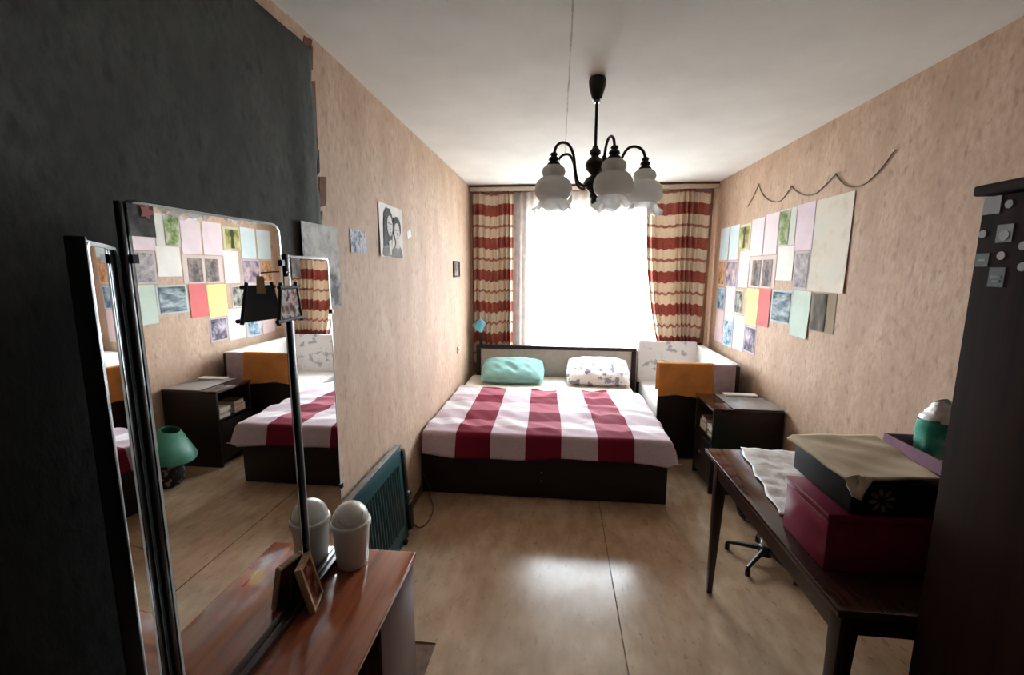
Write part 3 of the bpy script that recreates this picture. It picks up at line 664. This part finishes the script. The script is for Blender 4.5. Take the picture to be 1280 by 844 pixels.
# photo frame on the dresser top
pf = thing('framed_portrait', 'small gilded photo frame propped on the dresser before the mirror', 'picture frame', (-.72, 1.16, DZ))
PM = Matrix.Translation((-.716, 1.165, DZ+.003)) @ Matrix.Rotation(radians(14), 4, 'Z') @ Matrix.Rotation(radians(-13), 4, 'Y')
for (a, b, c_, d_) in ((-.045, -.033, 0, .15), (.033, .045, 0, .15), (-.033, .033, 0, .012), (-.033, .033, .138, .15)):
    build('frame_bar', B(-.016, .003, a, b, c_, d_).xf(PM), m_gold, pf, bevel=.002)
build('picture', B(-.006, -.002, -.033, .033, .012, .138).xf(PM), printed('dark_red_portrait', [(54, 24, 20), (112, 52, 40), (150, 110, 84)], 26, seed=8), pf)
build('backing', B(-.0185, -.0165, -.043, .043, .002, .148).xf(PM), m_tape, pf)
build('stand', MB().prism([(-.7505, 1.145, DZ+.0015), (-.7505, 1.175, DZ+.0015), (-.760, 1.165, DZ+.11), (-.760, 1.150, DZ+.11)], (.003, 0, .001)), m_tape, pf)

# tabletop bin
bn = thing('tabletop_bin', 'small cream plastic swing-lid bin on the dresser end', 'bin', (-.70, 1.36, DZ))
build('bin_body', MB().lathe([(0, .001), (.048, .001), (.052, .006), (.062, .145), (.062, .15), (.058, .15), (.05, .008), (0, .006)], (-.70, 1.36, DZ), 36), m_cream, bn, smooth=True)
build('lid_rim', MB().lathe([(.0585, .146), (.067, .146), (.068, .152), (.067, .162), (.062, .166), (.0585, .166)], (-.70, 1.36, DZ), 36), m_cream, bn, smooth=True)
dome = [(.061*cos(pi/2*k/9), .166+.062*sin(pi/2*k/9)) for k in range(10)]
build('dome_lid', MB().lathe(dome, (-.70, 1.36, DZ), 36), m_cream, bn, smooth=True)
arc = [(-.70+.0625*cos(a)*.98, 1.36+.0625*sin(a)*.98, DZ+.166+.028*abs(sin((a+2.3)*1.0-.0))**.5*0+.012*(1-cos((a+.9)*2))) for a in [-2.2+2.6*k/14 for k in range(15)]]
def dome_pt(az, el): return (-.70+.0622*cos(el)*cos(az), 1.36+.0622*cos(el)*sin(az), DZ+.166+.0632*sin(el))
A0 = radians(-62)
flap = [dome_pt(A0+radians(58)*cos(q), radians(8)+radians(34)*(1-sin(q))*.62) for q in [pi*k/16 for k in range(17)]]
flap = [dome_pt(A0+radians(52)*(t*2-1), radians(6)+radians(30)*((t*2-1)**2)) for t in [k/16 for k in range(17)]]
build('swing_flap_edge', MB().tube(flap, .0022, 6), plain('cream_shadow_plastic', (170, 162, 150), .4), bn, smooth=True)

# ================================================================== OIL HEATER leaning on the left wall
ht = thing('panel_heater', 'dark teal slotted panel heater leaning by the left wall', 'heater', (-.9, 2.15, .0015))
HA = Matrix.Translation((-.862, 1.722, .0015)) @ Matrix.Rotation(radians(-3.5), 4, 'Y')
L_, Hh = .655, .565
for (a, b, c_, d_) in ((0, L_, .0, .10), (0, L_, .47, Hh), (0, .05, .10, .47), (L_-.05, L_, .10, .47)):
    build('panel_frame', B(-.022, 0, a, b, c_, d_).xf(HA), m_teal, ht, bevel=.002)
ns_ = 17; pitch = (L_-.10)/ns_
for k in range(ns_):
    y = .05+pitch*k
    build('louvre', MB().prism([(-.016, y, .10), (-.0155, y+pitch*.55, .10), (.0, y+pitch*.62, .10), (.0, y+pitch*.42, .10)], (0, 0, .37)).xf(HA), m_teal, ht)
build('rear_panel', B(-.040, -.026, .01, L_-.01, .02, Hh-.01).xf(HA), m_tealdk, ht, bevel=.002)
build('top_trim', B(-.030, .004, -.004, L_+.004, Hh+.001, Hh+.009).xf(HA), plain('pale_steel_trim', (170, 176, 178), .22, .6), ht, bevel=.002)
build('control_end', B(-.048, .012, L_+.002, L_+.045, .03, Hh-.03).xf(HA), m_blackp, ht, bevel=.008)
build('control_end', B(-.052, .022, L_+.002, L_+.062, .03, .20).xf(HA), m_blackp, ht, bevel=.012)
build('thermostat_knob', MB().tube([(.012, L_+.024, .26), (.026, L_+.024, .26)], [.013, .011], 12).xf(HA), m_chrome, ht, smooth=True)
for y in (.08, L_-.08): build('foot', B(-.05, .02, y-.015, y+.015, -.0, .02).xf(HA), m_blackp, ht, bevel=.003)
cp = [(-.85, 2.42, .06), (-.82, 2.45, .012), (-.79, 2.52, .005), (-.795, 2.66, .005), (-.83, 2.76, .006), (-.862, 2.82, .02), (-.875, 2.858, .06), (-.90, 2.875, .10), (-.925, 2.88, .16)]
pts = []
for i in range(len(cp)-1):
    p0, p1, p2, p3 = [Vector(cp[max(0, min(len(cp)-1, j))]) for j in (i-1, i, i+1, i+2)]
    for k in range(6):
        t = k/6; pts.append(.5*((2*p1)+(p2-p0)*t+(2*p0-5*p1+4*p2-p3)*t*t+(3*p1-p0-3*p2+p3)*t**3))
build('power_cord', MB().tube(pts, .004, 8), m_cord, ht, smooth=True)

# ================================================================== LEFT WALL PICTURES
LW = XL
card('poster', 'curling grey and white print behind the right mirror wing', 'poster', printed('grey_print', [(120, 120, 122), (186, 186, 184), (214, 213, 210), (222, 220, 217)], 9, seed=2), LW+.016, 1.558, 1.8287, 1.4282, 1.7559, 1, .008, 0)
card('photo', 'small bluish snapshot taped left of the drawing of two girls', 'photo', printed('bluish_snapshot', [(86, 96, 128), (150, 160, 184), (216, 216, 220), (120, 118, 116)], 18, seed=4), LW, 1.9807, 2.1517, 1.6609, 1.7654, 1, .004)
dw = card('pencil_drawing', 'grey pencil drawing of two girls pinned on the peach wall', 'drawing', plain('drawing_paper', (222, 220, 216), .8, var=.03), LW, 2.318, 2.6695, 1.6514, 1.9365, 1, .006)
def art(nm, pts, mat, lift):
    build(nm, MB().prism([(LW+.0062+lift, 2.318+.3515*u, 1.6515+.285*v) for u, v in pts], (.0006, 0, 0)), mat, dw)
def ell(cx, cyy, rx, ry, n=18): return [(cx+rx*cos(2*pi*k/n), cyy+ry*sin(2*pi*k/n)) for k in range(n)]
g1 = plain('pencil_dark', (74, 74, 74), .9, var=.3, scale=60); g2 = plain('pencil_mid', (128, 127, 125), .9, var=.2, scale=60); g3 = plain('pencil_skin', (206, 204, 200), .9, var=.05)
art('drawn_hair', [(.10, .02), (.16, .5), (.20, .82), (.30, .93), (.42, .93), (.52, .82), (.54, .55), (.50, .3), (.46, .02)], g1, .0)
art('drawn_hair', ell(.72, .60, .19, .22), g1, .0003)
art('drawn_dress', [(.05, .0), (.10, .16), (.25, .24), (.40, .22), (.48, .0)], g2, .0006)
art('drawn_dress', [(.46, .0), (.50, .16), (.62, .24), (.82, .24), (.93, .16), (.98, .0)], g2, .0006)
art('drawn_neck', [(.38, .04), (.34, .30), (.46, .34), (.46, .04)], g3, .0012); art('drawn_neck', [(.64, .20), (.66, .38), (.80, .38), (.82, .20), (.73, .16)], g3, .0012)
art('drawn_face', ell(.40, .60, .115, .20), g3, .0018); art('drawn_face', ell(.71, .50, .125, .19), g3, .0018)
for (u, v) in ((.35, .65), (.45, .64), (.66, .55), (.77, .55)): art('drawn_eye', ell(u, v, .026, .014, 8), g1, .0026)
for (u, v) in ((.41, .48), (.72, .39)): art('drawn_mouth', ell(u, v, .034, .011, 8), g2, .0026)
for (u, v) in ((.41, .56), (.72, .47)): art('drawn_nose', ell(u, v, .012, .03, 8), g2, .0026)
card('paper_scrap', 'tiny white paper scrap stuck right of the pencil drawing', 'scrap', m_whitecloth, LW, 2.7645, 2.8405, 1.7797, 1.8272, 1, .001, .3)
sp = thing('picture_frame', 'tiny dark framed picture on the left wall near the curtain', 'picture frame', (LW, 4.09, 1.514))
for (a, b, c_, d_) in ((3.9805, 3.9947, 1.5137, 1.6609), (4.1943, 4.2085, 1.5137, 1.6609), (3.9947, 4.1943, 1.5137, 1.5279), (3.9947, 4.1943, 1.6467, 1.6609)):
    build('frame_bar', B(LW+.0005, LW+.016, a, b, c_, d_), m_stick, sp, bevel=.002)
build('picture', B(LW+.0005, LW+.006, 3.9948, 4.1942, 1.528, 1.6467), printed('dim_picture', [(70, 62, 60), (126, 116, 110), (160, 150, 144)], 14, seed=6), sp)
so = thing('wall_socket', 'small pale power socket on the left wall above the bed', 'socket', (LW, 4.142, .787))
build('socket_plate', B(LW+.0005, LW+.014, 4.10, 4.185, .782, .853), plain('aged_socket_plastic', (186, 170, 150), .5), so, bevel=.004)
for y in (4.131, 4.154): build('socket_hole', MB().tube([(LW+.0135, y, .818), (LW+.0146, y, .818)], .006, 8), m_gap, so)

# ================================================================== RIGHT WALL PAPERS
pink = (224, 208, 212); lbl = (206, 222, 226)
gr_ = 'papers on the right wall'
def P_(c, n='plain_sheet'): return plain(n, c, .9, spec=.1, var=.04, scale=6)
green_p = printed('green_garden_photo', [(76, 92, 60), (124, 142, 92), (160, 166, 142), (200, 206, 184)], 9, seed=1)
papers = [
 ('sheet', 'light blue sheet at the top left of the wall papers, nearest the curtain', P_(lbl), 4.4013, 4.617, 1.6828, 1.9849, None),
 ('sheet', 'light blue sheet second from the left in the top paper row', P_(lbl), 4.1629, 4.3757, 1.6818, 1.9868, None),
 ('photo', 'photo with a dark figure on yellow-green in the top paper row', P_((206, 206, 176)), 3.9339, 4.1524, 1.7588, 1.9754, ('fig',)),
 ('sheet', 'pale pink sheet right of the yellow-green figure photo, top row', P_(pink), 3.686, 3.9111, 1.7037, 1.9944, None),
 ('sheet', 'pale pink sheet left of the green garden photo, top row', P_(pink), 3.4599, 3.6679, 1.7046, 2.0058, None),
 ('photo', 'green garden photo with a pale margin in the top paper row', P_((206, 208, 200)), 3.2224, 3.4485, 1.7588, 2.0087, ('left', green_p)),
 ('sheet', 'pale pink sheet beside the tall cream poster', P_((218, 202, 210)), 3.002, 3.211, 1.7179, 2.0143, None),
 ('poster', 'tall cream poster with faint lines, largest of the wall papers', printed('cream_poster', [(204, 198, 180), (216, 208, 194), (208, 208, 196)], 7, seed=9), 2.6353, 2.9906, 1.4614, 2.0115, None),
 ('photo', 'orange-brown photo at the left end of the second paper row', P_((214, 190, 160)), 4.4384, 4.6142, 1.4415, 1.678, ('in', printed('orange_photo', [(110, 74, 54), (188, 136, 100), (214, 186, 154)], 12, seed=2))),
 ('photo', 'purplish group photo second from left in the second paper row', P_((196, 186, 200)), 4.1372, 4.4184, 1.4329, 1.6752, ('in', printed('purple_photo', [(110, 96, 116), (160, 146, 160), (206, 180, 160)], 12, seed=3))),
 ('sheet', 'white sheet under the yellow-green figure photo', P_((224, 220, 220)), 3.9074, 4.1059, 1.4444, 1.7502, None),
 ('photo', 'wide photo of two grey figures under the pink sheets', P_((208, 192, 186)), 3.4437, 3.8902, 1.4538, 1.697, ('two',)),
 ('sheet', 'short white sheet under the green garden photo', P_((226, 224, 218)), 3.2044, 3.4295, 1.5175, 1.755, None),
 ('photo', 'grey photo of a crowd beside the tall cream poster', P_((190, 182, 184)), 3.0039, 3.1892, 1.4643, 1.7113, ('in', printed('grey_crowd_photo', [(116, 110, 114), (160, 154, 156), (190, 182, 182)], 13, seed=4))),
 ('photo', 'small blue photo at the left end of the third paper row', P_((186, 204, 216)), 4.3985, 4.599, 1.2059, 1.4225, ('in', printed('blue_photo', [(50, 60, 74), (126, 148, 170), (190, 206, 216)], 9, seed=5))),
 ('sheet', 'whitish pink narrow sheet left of the small black and white photo', P_((222, 204, 208)), 4.1467, 4.3624, 1.1451, 1.4329, None),
 ('photo', 'small black and white photo left of the yellow sheet', P_((206, 202, 188)), 3.9757, 4.1372, 1.2087, 1.4206, ('in', printed('bw_photo', [(70, 70, 66), (130, 130, 122), (180, 178, 168)], 16, seed=6))),
 ('sheet', 'bright yellow sheet in the third paper row', P_((232, 220, 150)), 3.6784, 3.9083, 1.1432, 1.4396, None),
 ('sheet', 'coral red sheet right of the yellow one', P_((218, 122, 122)), 3.4779, 3.6736, 1.1631, 1.4491, None),
 ('photo', 'blue-grey landscape picture right of the coral red sheet', P_((186, 196, 196)), 3.1683, 3.4608, 1.2173, 1.4491, ('in', printed('landscape', [(66, 76, 84), (124, 138, 144), (180, 190, 190)], 10, seed=7, stretch=(1, .6, 2)))),
 ('sheet', 'pale mint sheet hanging low under the grey crowd photo', P_((198, 214, 202)), 2.9497, 3.1616, 1.1555, 1.4567, None),
 ('photo', 'dark brown photo under the tall cream poster', P_((158, 142, 122)), 2.6913, 2.9403, 1.2211, 1.4548, ('left', printed('dark_photo', [(64, 58, 52), (104, 98, 88), (150, 140, 126)], 10, seed=8, stretch=(1, 1, .4)))),
 ('sheet', 'pale pink sheet at the left end of the lowest paper row', P_((222, 200, 202)), 4.3861, 4.5866, 0.8962, 1.2021, None),
 ('photo', 'blue and grey photo second in the lowest paper row', P_((190, 204, 216)), 4.1448, 4.3748, 0.8905, 1.1413, ('in', printed('blue_grey_photo', [(84, 92, 104), (140, 170, 188), (206, 210, 216)], 12, seed=9))),
 ('sheet', 'light blue sheet third in the lowest paper row', P_((206, 220, 228)), 3.8912, 4.1173, 0.8991, 1.1983, None),
 ('photo', 'black and lilac photo at the right end of the lowest paper row', P_((196, 186, 196)), 3.6679, 3.8807, 0.9162, 1.1356, ('in', printed('lilac_photo', [(50, 46, 52), (120, 112, 124), (196, 184, 196)], 11, seed=10))),
]
dkfig = plain('dark_figure_ink', (44, 42, 36), .7); gyfig = printed('grey_figure_ink', [(110, 98, 94), (160, 148, 142)], 20); bgy = printed('yellow_green_ground', [(120, 122, 56), (176, 170, 110), (206, 198, 160)], 9)
def sheetbox(x1, y0, y1, z0, z1, t=.0006): return B(x1-t, x1, y0, y1, z0, z1)
for i, (nm, lab, mm, y0, y1, z0, z1, ex) in enumerate(papers):
    o = card('paper_'+nm if nm == 'sheet' else 'wall_'+nm, lab, {'sheet': 'paper', 'photo': 'photo', 'poster': 'poster'}[nm], mm, XR-.0004, y0, y1, z0, z1, -1, .001 if ex else (.006 if i in (7, 18, 20) else .002), random.uniform(-.012, .012), gr_, kk=i*1.3)
    X = XR-.0046; w, h = y1-y0, z1-z0
    if not ex: continue
    if ex[0] == 'in': build('picture', sheetbox(X, y0+w*.07, y1-w*.07, z0+h*.06, z1-h*.06), ex[1], o)
    elif ex[0] == 'left': build('picture', sheetbox(X, y0+w*.36, y1-w*.03, z0+h*.03, z1-h*.03), ex[1], o)
    elif ex[0] == 'fig':
        build('picture', sheetbox(X, y0+w*.12, y1-w*.05, z0+h*.04, z1-h*.10), bgy, o)
        build('figure', MB().prism([(X-.0012, y0+w*a, z0+h*b) for a, b in ((.40, .08), (.62, .08), (.58, .55), (.66, .72), (.56, .9), (.40, .88), (.36, .72), (.44, .55))], (.0005, 0, 0)), dkfig, o)
    elif ex[0] == 'two':
        for a in (.12, .54):
            build('picture', sheetbox(X, y0+w*a, y0+w*(a+.34), z0+h*.05, z1-h*.12), gyfig, o)
            build('figure', MB().prism([(X-.0012, y0+w*(a+.34*p), z0+h*q) for p, q in ((.25, .05), (.75, .05), (.72, .5), (.6, .78), (.4, .78), (.3, .5))], (.0005, 0, 0)), printed('figure_ink', [(84, 78, 78), (130, 122, 120)], 24), o)
wp = [(4.0204, 2.1188), (3.9273, 2.1816), (3.8427, 2.2633), (3.7801, 2.1901), (3.6736, 2.1217), (3.5349, 2.0818), (3.4352, 2.0856), (3.3165, 2.154), (3.2556, 2.1122), (3.1464, 2.0675), (3.0343, 2.0543), (2.9374, 2.0818), (2.8272, 2.134), (2.7673, 2.0818), (2.6875, 2.0381), (2.5754, 2.0286), (2.4633, 2.0761), (2.3769, 2.1483)]
pk_ = (2, 7, 12)
pts = []
for i in range(len(wp)-1):
    lo = max([0]+[k for k in pk_ if k <= i]); hi = min([k for k in pk_ if k > i]+[len(wp)-1])
    p0, p1, p2, p3 = [Vector((XR-.006, *wp[max(lo, min(hi, j))])) for j in (i-1, i, i+1, i+2)]
    for k in range(5):
        t = k/5; pts.append(.5*((2*p1)+(p2-p0)*t+(2*p0-5*p1+4*p2-p3)*t*t+(3*p1-p0-3*p2+p3)*t**3))
pts.append(Vector((XR-.006, *wp[-1])))
ga = thing('wall_garland', 'thin brown wire looped in swags above the wall papers', 'garland', (XR, 3.15, 2.03))
build('wire', MB().tube(pts, .0035, 6), m_wire, ga, smooth=True)
for k in (0, 2, 7, 12, 17): build('pin', MB().tube([(XR-.001, *wp[k]), (XR-.012, *wp[k])], .005, 8), m_chrome, ga)

# ================================================================== CHANDELIER
HX, HY = .16, 2.214
def CP(prof): return [(r*.95, H-(2.5-z)*.95) for r, z in prof]      # profile drawn for a 2.5 m ceiling at full size
ch = thing('chandelier', 'dark bronze five-arm chandelier with frosted ruffled glass shades', 'chandelier', (HX, HY, 1.884))
build('ceiling_cup', MB().lathe(CP([(0, 2.4995), (.036, 2.4995), (.042, 2.485), (.040, 2.46), (.030, 2.425), (.022, 2.40), (.0, 2.398)]), (HX, HY, 0), 24), m_bronze, ch, smooth=True)
build('collar', MB().lathe(CP([(0, 2.400), (.016, 2.400), (.018, 2.393), (.014, 2.386), (0, 2.386)]), (HX, HY, 0), 16), m_chrome, ch, smooth=True)
build('rod', MB().tube([(HX, HY, 2.35), (HX, HY, 2.141)], .007, 12), m_bronze, ch, smooth=True)
build('turned_body', MB().lathe(CP([(0, 2.19), (.012, 2.188), (.016, 2.175), (.026, 2.165), (.028, 2.152), (.018, 2.142), (.020, 2.135), (.040, 2.118), (.047, 2.098), (.042, 2.078), (.026, 2.06), (.018, 2.05), (.026, 2.045), (.046, 2.03), (.054, 2.012), (.046, 1.992), (.028, 1.975), (.018, 1.962), (.020, 1.955), (.020, 1.945), (.012, 1.938), (.014, 1.92), (.008, 1.905), (0, 1.90)]), (HX, HY, 0), 28), m_bronze, ch, smooth=True)
RR = .23
for k in range(5):
    a = radians(-2+72*k); dx, dy = cos(a), sin(a)
    def P3(r, z): return (HX+dx*r, HY+dy*r, z)
    key = [(r, H-(2.5-z)*.95) for r, z in [(.033, 2.005), (.064, 1.992), (.098, 2.015), (.113, 2.07), (.124, 2.13), (.15, 2.172), (.187, 2.178), (.217, 2.158), (.23, 2.12)]]
    pts = []
    for i in range(len(key)-1):
        q = [key[max(0, min(len(key)-1, j))] for j in (i-1, i, i+1, i+2)]
        for s_ in range(4):
            t = s_/4; f_ = lambda n: .5*(2*q[1][n]+(q[2][n]-q[0][n])*t+(2*q[0][n]-5*q[1][n]+4*q[2][n]-q[3][n])*t*t+(3*q[1][n]-q[0][n]-3*q[2][n]+q[3][n])*t**3)
            pts.append(P3(f_(0), f_(1)))
    pts.append(P3(*key[-1]))
    build('arm', MB().tube(pts, .0065, 8), m_bronze, ch, smooth=True)
    cxk, cyk = HX+dx*RR, HY+dy*RR
    build('socket_cup', MB().lathe(CP([(0, 2.128), (.014, 2.126), (.018, 2.118), (.013, 2.11), (.022, 2.104), (.026, 2.094), (.018, 2.088), (.030, 2.078), (.032, 2.068), (.028, 2.062), (0, 2.06)]), (cxk, cyk, 0), 20), m_bronze, ch, smooth=True)
    sh_ = build('glass_shade', MB().lathe(CP([(.024, 2.072), (.036, 2.068), (.050, 2.056), (.055, 2.040), (.050, 2.024), (.047, 2.018), (.058, 2.012), (.074, 2.0), (.085, 1.980), (.088, 1.960), (.084, 1.938), (.072, 1.920), (.062, 1.912)]), (cxk, cyk, 0), 40), m_frost, ch, smooth=True, solid=.002)
    def ruf(i, q): return ((0, .004, .010, .012)[i]*sin(8*q)*.6, (0, .0, .004, .010)[i]*sin(8*q))
    build('ruffled_rim', MB().lathe(CP([(.062, 1.912), (.066, 1.896), (.078, 1.876), (.094, 1.860)]), (cxk, cyk, 0), 64, ruf), m_clear, sh_, smooth=True, solid=.002)
    build('lamp_bulb', MB().lathe(CP([(0, 2.06), (.013, 2.058), (.014, 2.035), (.026, 2.005), (.028, 1.985), (.018, 1.965), (0, 1.958)]), (cxk, cyk, 0), 16), m_whitecloth, ch, smooth=True)
